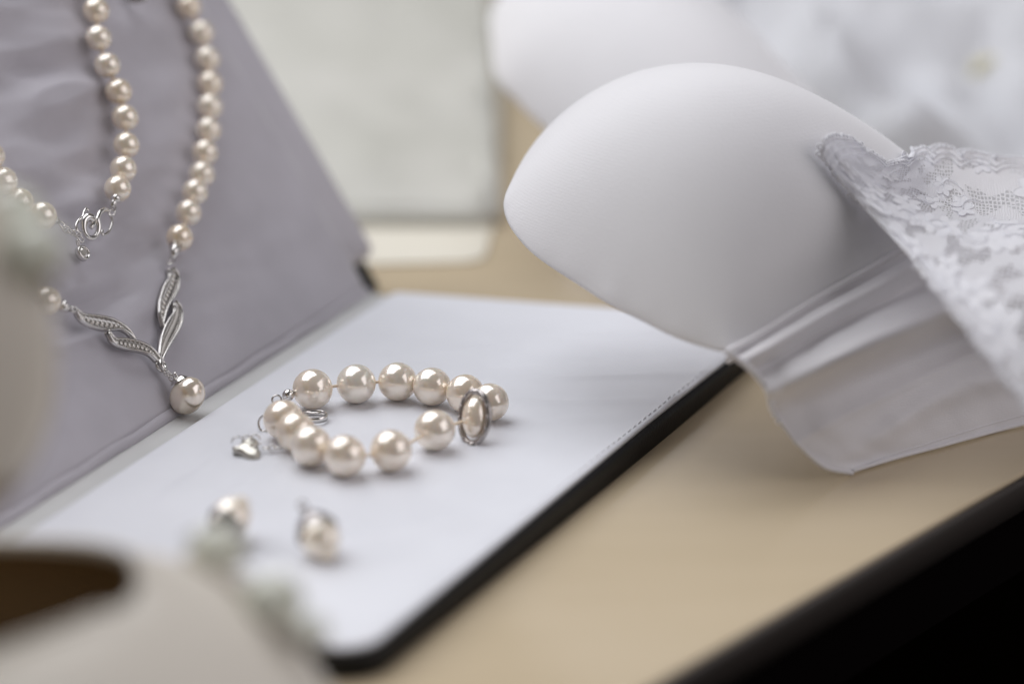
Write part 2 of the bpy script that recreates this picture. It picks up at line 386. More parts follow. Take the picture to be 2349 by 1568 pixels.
# end cap and loops near the first pearl, clasp ring, small ring
capc = onz(661, 906, 9.5)
b = MB(); b.ball(capc, 1.5, 12); b.tube([capc, capc.lerp(bpw[0], .55)], .5, 8)
b.tube([capc+Vector((1.54*math.cos(a)*.8, 1.54*math.sin(a), 1.54*math.cos(a)*.6)) for a in [2*math.pi*i/24 for i in range(24)]], .14, 6, True); b.build('end_cap', m_silver, brace)
def ring(bm, c, M, rx, ry, r, n=24, seg=8): bm.tube([Vector(c)+M@Vector((rx*math.cos(2*math.pi*i/n), ry*math.sin(2*math.pi*i/n), 0)) for i in range(n)], r, seg, True)
def frame(nrm, up=(0, 0, 1)):
    n_ = Vector(nrm).normalized(); u = Vector(up)-n_*Vector(up).dot(n_); u.normalize(); return Matrix((u.cross(n_), u, n_)).transposed()
b = MB(); ring(b, onz(635, 917, 8.4), frame((.2, -1, .45)), 1.15, 1.15, .28); b.build('jump_ring', m_silver, brace)
b = MB(); ring(b, onz(606, 971, 6.9), frame((-.35, -1, .35)), 1.5, 1.9, .3); b.build('jump_ring', m_silver, brace)
b = MB(); c0 = onz(722, 955, 6.2); rows = []
for i in range(36):
    a = 2*math.pi*i/36; d_ = Vector((math.cos(a), math.sin(a)*.9, 0))
    rows.append([c0+d_*2.9+Vector((0, 0, .75)), c0+d_*3.2+Vector((0, 0, .75)), c0+d_*3.2+Vector((0, 0, -.75)), c0+d_*2.9+Vector((0, 0, -.75))])
rows.append(rows[0]); b.grid([list(r) for r in rows], True); b.tube([c0+Vector((-2.6, .5, .6)), c0+Vector((0, 0.4, .8)), c0+Vector((2.7, .2, .5))], .3, 6); b.build('clasp_ring', m_silver, brace)
# heart charm, lying almost flat
hc = onz(566, 1033, 5.9)
hx = Vector((.97, .2, .05)).normalized(); hz = Vector((-.05, -.34, 1)).normalized(); hy = hz.cross(hx).normalized()
HM = Matrix((hx, hy, hz)).transposed()
def heart(t, k=1):
    x = 16*math.sin(t)**3; y = 13*math.cos(t)-5*math.cos(2*t)-2*math.cos(3*t)-math.cos(4*t)
    return Vector((y*.225*k, x*.25*k, 0))        # point of the heart to -x
hp = [heart(2*math.pi*i/60)*.98 for i in range(60)]
hp = [Vector((p.x+.4, p.y)) for p in hp]
b = MB(); b.slab([ (p.x, p.y) for p in hp][::-1] if False else [(p.x, p.y) for p in hp], -1.0, 1.1, .7, 5, lambda x, y: .45*math.exp(-(x*x+y*y)/7))
b.v = [hc+HM@p for p in b.v]; ch = b.build('heart_charm', m_bsilver, brace)
b = MB()
for ox, rx in ((-1.7, 1.5), (.6, 1.3), (2.5, 1.1)):
    b.tube([hc+HM@Vector((ox+rx*math.cos(a), 2.3+.4*math.sin(a), 1.0+1.4*math.sin(a))) for a in [math.pi*i/14 for i in range(15)]], .2, 6)
for i in range(5): b.ball(hc+HM@Vector((-1+1.1*i, .6*math.sin(i*2), 1.1)), .34, 6)
b.build('wire_loop', m_silver, ch)
b = MB()
for i in range(3):
    c_ = hc+Vector((4.6+1.35*i, .9+.2*i, .2)); ring(b, c_, frame((.1, -1, .5) if i % 2 else (.2, .3, 1)), .95, .7, .2, 14, 6)
b.build('charm_chain', m_silver, brace)

# ------------------------------------------------------------------ necklace on the lid
neck = thing('pearl_necklace', lid(-120, 20, 0), 'cream peach pearl necklace with silver twisted pendant hanging against the lid', 'necklace')
lp0 = lid(0, 0, 0)
def onlid(x, y, q_=3.5): return onplane(x, y, lp0+ln*q_, ln)
def extend(P, n):
    return P
S1 = [(190, -165), (198, -102), (208, -38), (221, 25), (226, 88), (246, 150), (272, 210), (287, 270), (290, 333), (283, 388), (270, 433)]
S1b = [(98, 495), (46, 462), (8, 414), (-22, 358), (-48, 300), (-70, 240)]
S2 = [(330, -160), (368, -105), (404, -45), (433, 15), (462, 75), (476, 135), (482, 192), (481, 245), (478, 298), (470, 350), (463, 400), (447, 441), (432, 488), (412, 545)]
S3 = [(108, 690), (58, 662), (15, 640), (-40, 610)]
for nm, P in (('a', S1), ('b', S1b), ('c', S2), ('d', S3)):
    W_ = [onlid(x, y, 3.8) for x, y in P]
    for i, c in enumerate(W_):
        gap = min((W_[j]-c).length for j in (i-1, i+1) if 0 <= j < len(W_))
        r = 3.45*random.uniform(.98, 1.03)
        t = (W_[min(i+1, len(W_)-1)]-W_[max(i-1, 0)]).normalized()
        M = Matrix((t.cross(ln).normalized(), ln, t)).transposed()
        pearl(pm2, neck, c, (r, r, min(r*.96, gap*.5)), M)
    b = MB(); b.tube(catmull(W_, 4), .35, 6); b.build('cord', m_cord, neck)
# strand top end behind: dark bail of the second strand at the top
def c1(x, y): return (x*.3835, y*.3835)           # crop -> frame
def c2(x, y): return (x*.29953, 526.2+y*.29953)
def P1c(x, y, q_=3.2): return onlid(*c1(x, y), q_)
def P2c(x, y, q_=2.2): return onlid(*c2(x, y), q_)
LF = Matrix((hd, ld, ln)).transposed()
b = MB(); c_ = P1c(693, 1188, 4.5); b.ball(c_, 1.25, 10); b.tube([P1c(705, 1150, 4), P1c(685, 1200, 4), P1c(668, 1235, 4)], lambda t: 1.3-.75*t, 10); b.build('end_cap', m_silver, neck)
b = MB(); b.tube([P1c(300, 1300, 3.8), P1c(328, 1315, 3.8), P1c(352, 1325, 3.6)], lambda t: 1.75-1.2*t, 12); b.build('end_cap', m_silver, neck)
b = MB(); b.tube([onlid(404, 562, 4), onlid(399, 578, 4), onlid(395, 592, 3.5)], lambda t: 1.7-1.0*t, 12); b.build('end_cap', m_silver, neck)
b = MB(); b.tube([onlid(140, 700, 4), onlid(150, 706, 4), onlid(160, 710, 3.5)], lambda t: 1.6-1.0*t, 12); b.build('end_cap', m_silver, neck)
def links(pts, name='chain_link', sz=(1.15, .7), r=.22):
    for i, p in enumerate(pts):
        t = (pts[min(i+1, len(pts)-1)]-pts[max(i-1, 0)]).normalized()
        nn = ln if i % 2 == 0 else (ln*.45+t.cross(ln)).normalized()
        M = frame(nn, t); b = MB(); ring(b, p, M, sz[1], sz[0], r, 16, 6); b.build(name, m_silver, neck)
links([P1c(372, 1345), P1c(398, 1372), P1c(428, 1388), P1c(458, 1398), P1c(480, 1425)], sz=(1.25, .75))
links([P1c(678, 1240), P1c(672, 1272)], sz=(1.2, .75))
b = MB()
S_ = [(645, 1258), (618, 1256), (594, 1276), (584, 1315), (590, 1352), (584, 1392), (560, 1422), (528, 1420), (506, 1388), (500, 1348), (508, 1312), (530, 1298), (552, 1312), (556, 1340), (540, 1362)]
pth = catmull([P1c(x, y, 3.0+.8*math.sin(i*.7)) for i, (x, y) in enumerate(S_)], 6)
b.tube(pth, lambda t: .70+.40*math.exp(-((t-.8)/.13)**2)-.25*max(0, t-.92)*10*.4, 10)
b.build('clasp_hook', m_silver, neck)
b = MB(); b.tube(catmull([P1c(x, y, 2.4) for x, y in [(640, 1262), (662, 1292), (670, 1330), (655, 1375), (632, 1400), (612, 1402), (612, 1378)]], 6), .4, 8)
b.tube(catmull([P1c(x, y, 2.6) for x, y in [(528, 1262), (515, 1250), (502, 1268), (494, 1296), (470, 1318), (456, 1345), (462, 1378), (484, 1396)]], 6), .4, 8)
b.build('clasp_eye', m_silver, neck)
dc = P1c(498, 1512, 3.0)
b = MB(); rows = []
for rr, q_ in ((1.45, -.9), (1.95, -.9), (2.0, .3), (1.8, .62), (1.5, .5), (1.42, .1)):
    rows.append([dc+LF@Vector((rr*math.cos(2*math.pi*i/32), rr*math.sin(2*math.pi*i/32), q_)) for i in range(32)])
b.grid(rows, True); b.fan(rows[0], dc-ln*.9, True); ring(b, dc+LF@Vector((0, 2.7, .1)), frame((ln*.5+hd)), .55, .9, .2, 14, 6)
bez = b.build('bezel', m_silver, neck)
def gem(bm, c, r, M, n=8):
    a0 = [c+M@Vector((r*math.cos(2*math.pi*i/n), r*math.sin(2*math.pi*i/n), 0)) for i in range(n)]
    a1 = [c+M@Vector((r*.58*math.cos(2*math.pi*(i+.5)/n), r*.58*math.sin(2*math.pi*(i+.5)/n), r*.33)) for i in range(n)]
    fs = []
    for i in range(n): fs += [(i, (i+1) % n, n+i), ((i+1) % n, n+(i+1) % n, n+i)]
    bm.add(a0+a1, fs+[tuple(n+i for i in range(n))])
    bm.add(a0+[c-M@Vector((0, 0, r*.8))], [((i+1) % n, i, n) for i in range(n)])
b = MB(); gem(b, dc+ln*.28, 1.36, LF, 8); b.build('stone', m_stone, bez, smooth=False)
# twisted leaf links of the pendant
def leaf(up, lo, q0):
    A_ = catmull([P2c(*p, q0) for p in up], 8); B_ = catmull([P2c(*p, q0) for p in lo], 8)
    n = 28
    def res(P):
        d = [0]
        for i in range(1, len(P)): d.append(d[-1]+(P[i]-P[i-1]).length)
        out = []; j = 0
        for k_ in range(n):
            t = d[-1]*k_/(n-1)
            while j < len(d)-2 and d[j+1] < t: j += 1
            out.append(P[j].lerp(P[j+1], (t-d[j])/max(1e-6, d[j+1]-d[j])))
        return out
    A_, B_ = res(A_), res(B_)
    b = MB(); rows = [[a-ln*1.3 for a in A_], [a+ln*.15 for a in A_], [a.lerp(c, .25)-ln*.15 for a, c in zip(A_, B_)], [a.lerp(c, .75)-ln*.15 for a, c in zip(A_, B_)], [c+ln*.15 for c in B_], [c-ln*1.3 for c in B_], [a-ln*1.3 for a in A_]]
    b.grid(rows); L_ = b.build('twist_link', m_silver, neck)
    b = MB(); wd = max((a-c).length for a, c in zip(A_, B_))
    b.tube([p+ln*.2 for p in A_], .3, 8); b.tube([p+ln*.2 for p in B_], .3, 8); b.build('rim', m_silver, L_)
    b = MB(); b2 = MB()
    i = 3
    while i < n-3:
        c = A_[i].lerp(B_[i], .5); wv = (A_[i]-B_[i]).length
        r = min(.62, wv*.30)
        if r > .2:
            gem(b, c+ln*.02, r, LF, 6)
            for s_ in (.2, .8): b2.ball(A_[i].lerp(B_[i], s_)+hd*.0+ln*.2, .17, 5)
        L = (A_[min(i+1, n-1)]-A_[i]).length; i += max(1, round(2*max(r, .35)/max(L, .1)))
    if b.v: b.build('pave_stones', m_stone, L_, smooth=False, kind='stuff')
    if b2.v: b2.build('prongs', m_silver, L_, kind='stuff')
leaf([(1325, 290), (1365, 350), (1368, 430), (1335, 510), (1285, 590), (1255, 690), (1252, 745)], [(1290, 300), (1300, 360), (1258, 430), (1228, 520), (1222, 620), (1235, 690), (1252, 745)], 2.2)
leaf([(1345, 545), (1385, 600), (1393, 690), (1360, 780), (1300, 880), (1258, 960), (1240, 1000)], [(1325, 570), (1335, 625), (1285, 700), (1245, 790), (1228, 890), (1226, 960), (1240, 1000)], 2.6)
leaf([(575, 600), (640, 648), (740, 660), (850, 682), (940, 728), (1000, 785), (1040, 850)], [(580, 612), (620, 685), (700, 738), (820, 768), (930, 762), (990, 795), (1040, 850)], 2.2)
leaf([(828, 772), (880, 832), (960, 838), (1060, 858), (1150, 900), (1205, 960), (1245, 1020)], [(830, 790), (875, 868), (960, 908), (1080, 930), (1150, 955), (1200, 1000), (1240, 1030)], 2.6)
links([onlid(395, 597, 3), P2c(1300, 260, 3), P2c(540, 605, 3), P2c(560, 612, 3)], sz=(1.0, .7))
b = MB(); kc = P2c(1247, 1035, 3.0)
ring(b, kc, frame(ln+hd*.3, ld+hd*.8), 1.0, 1.5, .5, 20, 8); ring(b, kc-ln*.8, frame(ln, ld), 1.3, 1.3, .5, 20, 8); b.build('knot', m_silver, neck)
links([P2c(1262, 1075, 3), P2c(1278, 1100, 3), P2c(1300, 1112, 3), P2c(1312, 1135, 3)], sz=(.95, .65), r=.2)
pc = onlid(430, 907, 4.6); ax = (onlid(411, 874, 4.6)-onlid(449, 942, 4.6)).normalized()
M = Matrix((ax.cross(ln).normalized(), ln, ax)).transposed()
o = pearl(pm3, neck, pc, (4.35, 4.2, 5.1), M); o['label'] = 'larger silvery drop pearl at the foot of the pendant'
b = MB(); rows = []
for t, rr in ((5.6, .3), (5.5, .9), (5.0, 1.7), (4.3, 2.35), (4.1, 2.45)):
    rows.append([pc+ax*t+M@Vector((rr*math.cos(2*math.pi*i/24), rr*math.sin(2*math.pi*i/24), 0)) for i in range(24)])
b.grid(rows, True); b.fan(rows[0], pc+ax*5.65); b.tube([pc+ax*5.4, pc+ax*6.6], .4, 8); b.build('drop_cap', m_silver, neck)
# knot of the strand at the top edge, dark
b = MB(); b.ball(onlid(312, -4, 3.0), (3.0, 1.6, 1.4), 10); b.build('side_clasp', m_dsilver, neck)

# ------------------------------------------------------------------ earrings
def earring(px, py, z, ax, r, label):
    c = onz(px, py, z); ax = Vector(ax).normalized(); M = frame(ax, (0, 0, 1) if abs(ax.z) < .9 else (0, 1, 0))
    e = thing('pearl_earring', (c.x, c.y, 5), label, 'earring', 'pair of pearl earrings on the pad')
    o = pearl(pm2, e, c, (r*.94, r*.94, r*1.12), M)
    b = MB(); rows = []
    for t, rr in ((1.32, .12), (1.28, .45), (1.1, .62), (.9, .76), (.66, .9), (.4, 1.0), (.25, 1.03)):
        rows.append([c+M@Vector((r*rr*math.cos(2*math.pi*i/24), r*rr*math.sin(2*math.pi*i/24), r*t)) for i in range(24)])
    b.grid(rows, True); b.fan(rows[0], c+ax*r*1.34); b.build('setting', m_dsilver, e)
    b = MB(); b.tube([c+ax*r*1.3, c+ax*r*1.9], .45, 8); ring(b, c+ax*r*2.0, frame((.6, -.4, .6)), 1.1, 1.1, .3, 16, 6); b.build('post', m_dsilver, e)
    b = MB(); b.ball(c-ax*r*1.05, (r*.42, r*.42, r*.3), 8, M); b.build('bead', m_pearl2, e)
    return e
earring(733, 1230, 9.6, (-.42, .75, .42), 4.6, 'pearl earring lying alone, nearest the front corner of the pad')
earring(528, 1190, 10.6, (-.35, -.6, -.35), 4.6, 'pearl earring half hidden behind the pale green shoe rosette')

# ------------------------------------------------------------------ bra
Sp = dep(1670, 808, 564); Tp = dep(1155, 470, 612); Up = dep(1530, 155, 662)
cn = (Tp-Sp).cross(Up-Sp).normalized()
if cn.y > 0: cn = -cn
BLOCK = []
def cup(outline, pp, nn, cpx, H, p, name, label, parent):
    R = catmull([onplane(x, y, pp, nn) for x, y in outline], 5, True)
    c = onplane(*cpx, pp, nn); n = 44; rows = []
    # dome = membrane over the rim (Poisson), so that corners run out smoothly
    ex = Vector((1, 0, 0)); ex = (ex-nn*ex.dot(nn)).normalized(); ey = nn.cross(ex)
    Q = np.array([((q-c).dot(ex), (q-c).dot(ey)) for q in R]); lo = Q.min(0)-2; hi = Q.max(0)+2; G = 1.2
    nx, ny = (np.ceil((hi-lo)/G)).astype(int)+1
    gx, gy = np.meshgrid(lo[0]+G*np.arange(nx), lo[1]+G*np.arange(ny), indexing='ij')
    ins = np.zeros(gx.shape, bool)
    for (x1, y1), (x2, y2) in zip(Q, np.roll(Q, -1, 0)):
        cr = (y1 > gy) != (y2 > gy)
        ins ^= cr & (gx < (x2-x1)*(gy-y1)/(y2-y1+1e-12)+x1)
    h = np.zeros(gx.shape); om = 1.93
    par = (np.add.outer(np.arange(nx), np.arange(ny)) % 2).astype(bool)
    for it in range(260):
        for pr in (par, ~par):
            nb = np.zeros_like(h); nb[1:-1, 1:-1] = (h[2:, 1:-1]+h[:-2, 1:-1]+h[1:-1, 2:]+h[1:-1, :-2]+G*G*.01)/4
            mk = pr & ins; h[mk] += om*(nb-h)[mk]
    h = H*(h/h.max())**p
    def hh(q):
        a = ((q-c).dot(ex)-lo[0])/G; e = ((q-c).dot(ey)-lo[1])/G
        i = int(min(max(a, 0), nx-2)); j = int(min(max(e, 0), ny-2)); a -= i; e -= j
        return h[i, j]*(1-a)*(1-e)+h[i+1, j]*a*(1-e)+h[i, j+1]*(1-a)*e+h[i+1, j+1]*a*e
    for k_ in range(1, n+1):
        r = 1-(1-k_/n)**1.5
        rows.append([c+(q-c)*r+nn*(hh(c+(q-c)*r) if k_ < n else 0) for q in R])
    for it in range(3):
        for k_ in range(1, n-1):
            m_ = len(R); rows[k_] = [(rows[k_][i]*2+rows[k_][i-1]+rows[k_][(i+1) % m_]+rows[k_-1][i]+rows[k_+1][i])/6 for i in range(m_)]
    b = MB(); b.fan(rows[0], sum(rows[0], Vector())/len(rows[0])); b.grid(rows, True); BLOCK.append((b.v[:], b.f[:]))
    o = b.build(name, m_cup, parent, label=label)
    s_ = o.modifiers.new('thick', 'SOLIDIFY'); s_.thickness = .0022; s_.offset = -1; s_.use_even_offset = True
    return o
bra = thing('bra', onz(1935, 1088, TZ), 'smooth white padded bra standing on the table to the right of the case', 'bra')
O1 = [(1155, 470), (1163, 440), (1190, 390), (1222, 340), (1255, 308), (1293, 280), (1343, 258), (1403, 242), (1463, 229), (1530, 224), (1600, 227), (1700, 242), (1780, 262), (1850, 285), (1930, 314), (2010, 344), (2080, 370), (2140, 408), (2155, 470), (2125, 530), (2090, 560), (2000, 612), (1900, 668), (1800, 730), (1720, 780), (1670, 806), (1610, 795), (1540, 770), (1470, 735), (1400, 700), (1330, 655), (1260, 610), (1215, 575), (1180, 535), (1162, 503)]
cup(O1, Sp, cn, (1620, 470), 34, .85, 'cup', 'front padded cup, sharp in the middle', bra)
O2 = [(1125, 40), (1128, 100), (1140, 180), (1190, 240), (1250, 298), (1350, 380), (1500, 470), (1700, 490), (1900, 430), (1960, 340), (1870, 235), (1800, 170), (1735, 95), (1660, 30), (1560, -40), (1440, -90), (1320, -100), (1220, -70), (1150, -10)]
cup(O2, dep(1250, 298, 722), cn, (1500, 190), 30, .85, 'cup', 'rear padded cup, out of focus', bra)
# underband
topc = [onplane(x, y, Sp, cn) for x, y in [(1671, 806), (1720, 780), (1800, 730), (1900, 668), (2000, 612), (2090, 560), (2160, 545), (2300, 540), (2460, 535)]]
botc = [onz(x, y, TZ+.35) for x, y in [(1955, 1084), (2000, 1070), (2060, 1052), (2140, 1031), (2220, 1009), (2300, 988), (2380, 967), (2450, 948), (2520, 930)]]
lpx = [(1671, 808), (1722, 846), (1762, 895), (1778, 950), (1838, 1026), (1892, 1070), (1955, 1084)]
d0 = 560; d1 = (botc[0]-CAM).dot(Vector((0, math.cos(TH), -math.sin(TH))))
lef = catmull([dep(x, y, d0+(d1-d0)*i/6-3*math.sin(math.pi*i/6)) for i, (x, y) in enumerate(lpx)], 10)
nv = len(lef); T_ = catmull(topc, 9); B_ = catmull(botc, 9); nu = len(T_)
def gs(v, c, s_): return math.exp(-((v-c)/s_)**2)
rows = []
bn = Vector((-.25, -.93, .28)).normalized()
for j in range(nv):
    v = j/(nv-1); r = []
    for i in range(nu):
        u = i/(nu-1); base = T_[i].lerp(B_[i], v); corr = (lef[j]-lef[0].lerp(lef[-1], v))*(1-u)**2
        f = min(1, .25+u*2.2)
        dsp = 5.0*gs(v, .11, .05)-1.6*gs(v, .19, .025)+16*f*(gs(v, .36, .13) if v < .36 else gs(v, .36, .075))+1.1*gs(v, .64-.07*u, .016)+3.0*gs(v, .84-.16*u+.03*math.sin(u*9), .07)*f-4.0*gs(v, .52, .07)*f
        dsp *= min(1, 4*(1-v))*min(1, v*14)
        dsp += 1.3*noise.noise(Vector((u*6, v*4, 2)))+.5*noise.noise(Vector((u*14, v*9, 5)))
        r.append(base+corr+bn*dsp)
    rows.append(r)
b = MB(); b.grid(rows); BLOCK.append((b.v[:], b.f[:])); o = b.build('underband', m_band, bra)
s_ = o.modifiers.new('thick', 'SOLIDIFY'); s_.thickness = .0005
b = MB(); b.tube([p+Vector((0, 0, .5)) for p in rows[-1]], .5, 8); b.tube([(p*.85+q*.15)+bn*.1 for p, q in zip(rows[-4], rows[-5])], .16, 6); b.build('hem', m_band, bra)
b = MB(); b.tube([r_[0]+bn*.2 for r_ in rows[30:]], .6, 6); b.build('side_binding', m_band, bra)
b = MB(); b.tube([p+bn*.6 for p in T_[:47]], 1.0, 8); b.tube([p+bn*.5-Vector((0, 0, 2.4)) for p in T_[:47]], .7, 8); b.build('seam_piping', m_band, bra)
b = MB(); L2 = lef[:34]
for i in range(0, len(L2)-1, 2): b.ball(L2[i]+bn*.4, (.9, .5, .9), 6)
b.tube(L2, .5, 6); b.build('picot_edging', m_thread, bra, kind='stuff')

# ------------------------------------------------------------------ lace garment in front
LN = [[(1966, 326, 612), (2040, 368, 618), (2130, 336, 622), (2250, 352, 630), (2420, 378, 640)],
      [(1945, 320, 603), (2025, 392, 606), (2130, 400, 610), (2250, 415, 614), (2420, 430, 618)],
      [(1922, 317, 597), (2005, 405, 596), (2130, 455, 600), (2260, 486, 600), (2420, 500, 600)],
      [(1903, 322, 592), (1985, 410, 588), (2110, 488, 586), (2250, 520, 584), (2420, 525, 583)],
      [(1890, 334, 590), (1966, 430, 584), (2094, 530, 574), (2250, 585, 563), (2420, 600, 558)],
      [(1885, 348, 591), (1960, 450, 584), (2086, 565, 568), (2210, 670, 548), (2420, 720, 538)],
      [(1890, 366, 594), (1968, 462, 588), (2092, 590, 562), (2190, 720, 538), (2375, 955, 520)]]
LW = [[dep(*q) for q in r] for r in LN]
def crv(P, t):
    m = len(P)-1; i = min(int(t*m), m-1); f = t*m-i; g = lambda k: P[min(max(k, 0), m)]
    a, b_, c, d = g(i-1), g(i), g(i+1), g(i+2)
    return .5*((2*b_)+(c-a)*f+(2*a-5*b_+4*c-d)*f*f+(3*b_-a-3*c+d)*f**3)
from mathutils.bvhtree import BVHTree
TREES = [BVHTree.FromPolygons(v_, f_) for v_, f_ in BLOCK]
TU, TV = 90, 60
tab = [[crv([crv(r, i/TU) for r in LW], j/TV) for i in range(TU+1)] for j in range(TV+1)]
cr_ = np.zeros((TV+1, TU+1))
for j in range(TV+1):
    for i in range(TU+1):
        d_ = tab[j][i]-CAM; L = d_.length; d_.normalize()
        for t_ in TREES:
            h_ = t_.ray_cast(CAM, d_)
            if h_[0] is not None and h_[3] < L+2.6: cr_[j, i] = max(cr_[j, i], L+2.6-h_[3])
c_raw = cr_.copy()
for it in range(14):
    p_ = np.pad(cr_, 1, mode='edge'); cr_ = np.maximum(c_raw, (p_[:-2, 1:-1]+p_[2:, 1:-1]+p_[1:-1, :-2]+p_[1:-1, 2:]+p_[1:-1, 1:-1])/5)
print('lace pull max', c_raw.max(), c_raw.mean())
for q in ((1800, 400), (1700, 300), (1600, 500), (1400, 450), (1895, 345), (2100, 500), (1670, 800)):
    h_ = TREES[0].ray_cast(CAM, ray(*q).normalized()); print(q, h_[3])
for j in range(TV+1):
    for i in range(TU+1): tab[j][i] = tab[j][i]-(tab[j][i]-CAM).normalized()*(cr_[j, i]+4.5*math.sin(math.pi*min(1, .04+j/TV*.98))*math.exp(-(i/TU/.42)**2))
def lsurf(u, v):
    a = min(max(u, 0), 1)*TU; e = min(max(v, 0), 1)*TV; i = min(int(a), TU-1); j = min(int(e), TV-1); a -= i; e -= j
    return (tab[j][i]*(1-a)+tab[j][i+1]*a)*(1-e)+(tab[j+1][i]*(1-a)+tab[j+1][i+1]*a)*e
def lnorm(u, v):
    e = .012; a = lsurf(min(u+e, 1), v)-lsurf(max(u-e, 0), v); c = lsurf(u, min(v+e, 1))-lsurf(u, max(v-e, 0))
    n_ = a.cross(c).normalized()
    return n_ if n_.dot(CAM-lsurf(u, v)) > 0 else -n_
lace = thing('lace_garment', lsurf(.9, .98), 'white floral lace with scalloped edge folded over the right end of the bra', 'lace')
def scal(u): return abs(math.sin(math.pi*(u*7.2+.25)))**.6
NU, NV = 150, 90; rows = []; uvs = []
for j in range(NV+1):
    v0 = j/NV; r = []
    for i in range(NU+1):
        u = i/NU; v = v0+(1-v0)**5*(.055*(1-scal(u)))-(v0**8)*.02*(1-abs(math.sin(u*40)))
        p = lsurf(u, v)+lnorm(u, v)*(.35*noise.noise(Vector((u*14, v*12, 3))))
        r.append(p); uvs.append((u*75, v*55))
    rows.append(r)
b = MB(); b.grid(rows); b.uv = uvs; o = b.build('lace_sheet', m_lace, lace)
# picot loops along the scalloped top edge, the tip and the lower edge
b = MB()
def picots(path, r=.75, step=1.55):
    d = 0; nxt = 0
    for i in range(len(path)-1):
        L = (path[i+1]-path[i]).length
        while nxt <= d+L:
            t = (nxt-d)/L; yield path[i].lerp(path[i+1], t), (path[i+1]-path[i]).normalized(); nxt += step
        d += L
top_path = [rows[0][i] for i in range(NU+1)]; tip_path = [rows[j][0] for j in range(NV+1)]; low_path = [rows[NV][i] for i in range(NU+1)]
ctr = lsurf(.5, .3)
for path, rr in ((top_path, .78), (tip_path, .78), (low_path, .6)):
    inner = {id(top_path): lambda i: lsurf(i, .12), id(tip_path): lambda i: lsurf(.1, i), id(low_path): lambda i: lsurf(i, .9)}[id(path)]
    tot = sum((path[i+1]-path[i]).length for i in range(len(path)-1)); run = 0
    for p, t in picots(path, rr):
        run += 1.55; out = (p-inner(min(1, run/tot))); out = (out-t*out.dot(t)).normalized()
        nn = t.cross(out); M = Matrix((t, out, nn)).transposed()
        ring(b, p+out*rr*.75, M, rr*.8, rr, .3, 10, 5)
    b.tube(path, .32, 6)
b.build('picot_edging', m_thread, lace, kind='stuff')
# embroidered petals, leaves and cords raised from the net
b = MB(); rnd = random.Random(3)
def petal(u0, v0, ang, L, wd):
    rows_ = []
    for i in range(7):
        a = i/6; rr = []
        for j in range(-2, 3):
            ww = wd*math.sin(math.pi*(.08+.86*a))**.8*j/2
            x = L*a; du = (x*math.cos(ang)-ww*math.sin(ang))/62; dv = (x*math.sin(ang)+ww*math.cos(ang))/48
            uu = min(max(u0+du, 0), 1); vv = min(max(v0+dv, .01), .99)
            rr.append(lsurf(uu, vv)+lnorm(uu, vv)*(.10+.14*(1-(j/2)**2)*math.sin(math.pi*min(.98, max(.02, a)))))
        rows_.append(rr)
    b.grid(rows_)
    edge_ = [q[0] for q in rows_]+[q[-1] for q in reversed(rows_)]
    b.tube([p+(CAM-p).normalized()*.12 for p in edge_], .11, 5, True)
def cordl(pts, r=.13): b.tube([lsurf(min(max(u, 0), 1), min(max(v, .01), .99))+lnorm(min(max(u, 0), 1), min(max(v, .01), .99))*.35 for u, v in pts], r, 5)
for k_ in range(34):
    u0 = rnd.uniform(.1, .98); v0 = rnd.uniform(.06, .93); np_ = rnd.choice((5, 5, 6)); a0 = rnd.uniform(0, 6); L = rnd.uniform(2.6, 4.2)
    for i in range(np_): petal(u0, v0, a0+2*math.pi*i/np_, L, L*.32)
    ph = rnd.uniform(0, 6)
    cordl([(u0+.022*t*math.cos(ph+t*.35), v0+.028*t*math.sin(ph+t*.35)) for t in [x*.4 for x in range(12)]])
for q in (.045, .075):
    cordl([(i/90, q+.05*(1-scal(i/90))) for i in range(91)], .17)
for q in (.04, .08, .12):
    cordl([(q, j/50) for j in range(51)], .17)
b.build('embroidery', m_thread, lace, kind='stuff')

# ------------------------------------------------------------------ white cloth heap at the back
rows = []
heap = thing('lace_clothing', (150, 900, 0), 'heap of white lace clothing blurred behind the bra', 'clothing')
def hz_(x, y):
    a = (y-775+95*min(1, max(0, (x-62)/45)))/120; base = 62*(1-math.exp(-max(0, a)*1.4)); p = Vector((x*.016, y*.012, 4))
    z = base*(1+.55*noise.noise(p))+14*noise.noise(p*2.3)+6*noise.noise(p*5)+9*math.sin(x*.05+y*.045)
    return TZ+max(.6, z*min(1, max(0, a*3)))
for j in range(70):
    def yy(x): y0 = 776-95*min(1, max(0, (x-62)/45)); return y0+j*(1210-y0)/69
    rows.append([Vector((x, yy(x)+6*noise.noise(Vector((x*.02, 0, 1))), hz_(x, yy(x)))) for x in [20+i*3.6 for i in range(82)]])
b = MB(); b.grid(rows); o = b.build('cloth', m_heap, heap)
s_ = o.modifiers.new('thick', 'SOLIDIFY'); s_.thickness = .001
rb = MB(); yc = dep(2290, 195, 838)+Vector((0, 0, 3)); rr_ = []
for i in range(16):
    rr_.append([yc+Vector((-10+i*2.6, 2*math.sin(i*.5)-6, 2.0*math.sin(i*.7)+dz)) for dz in (-6, -2, 2, 6)])
rb.grid(rr_); o = rb.build('yellow_trim', m_yellow, heap); o.modifiers.new('thick', 'SOLIDIFY').thickness = .001

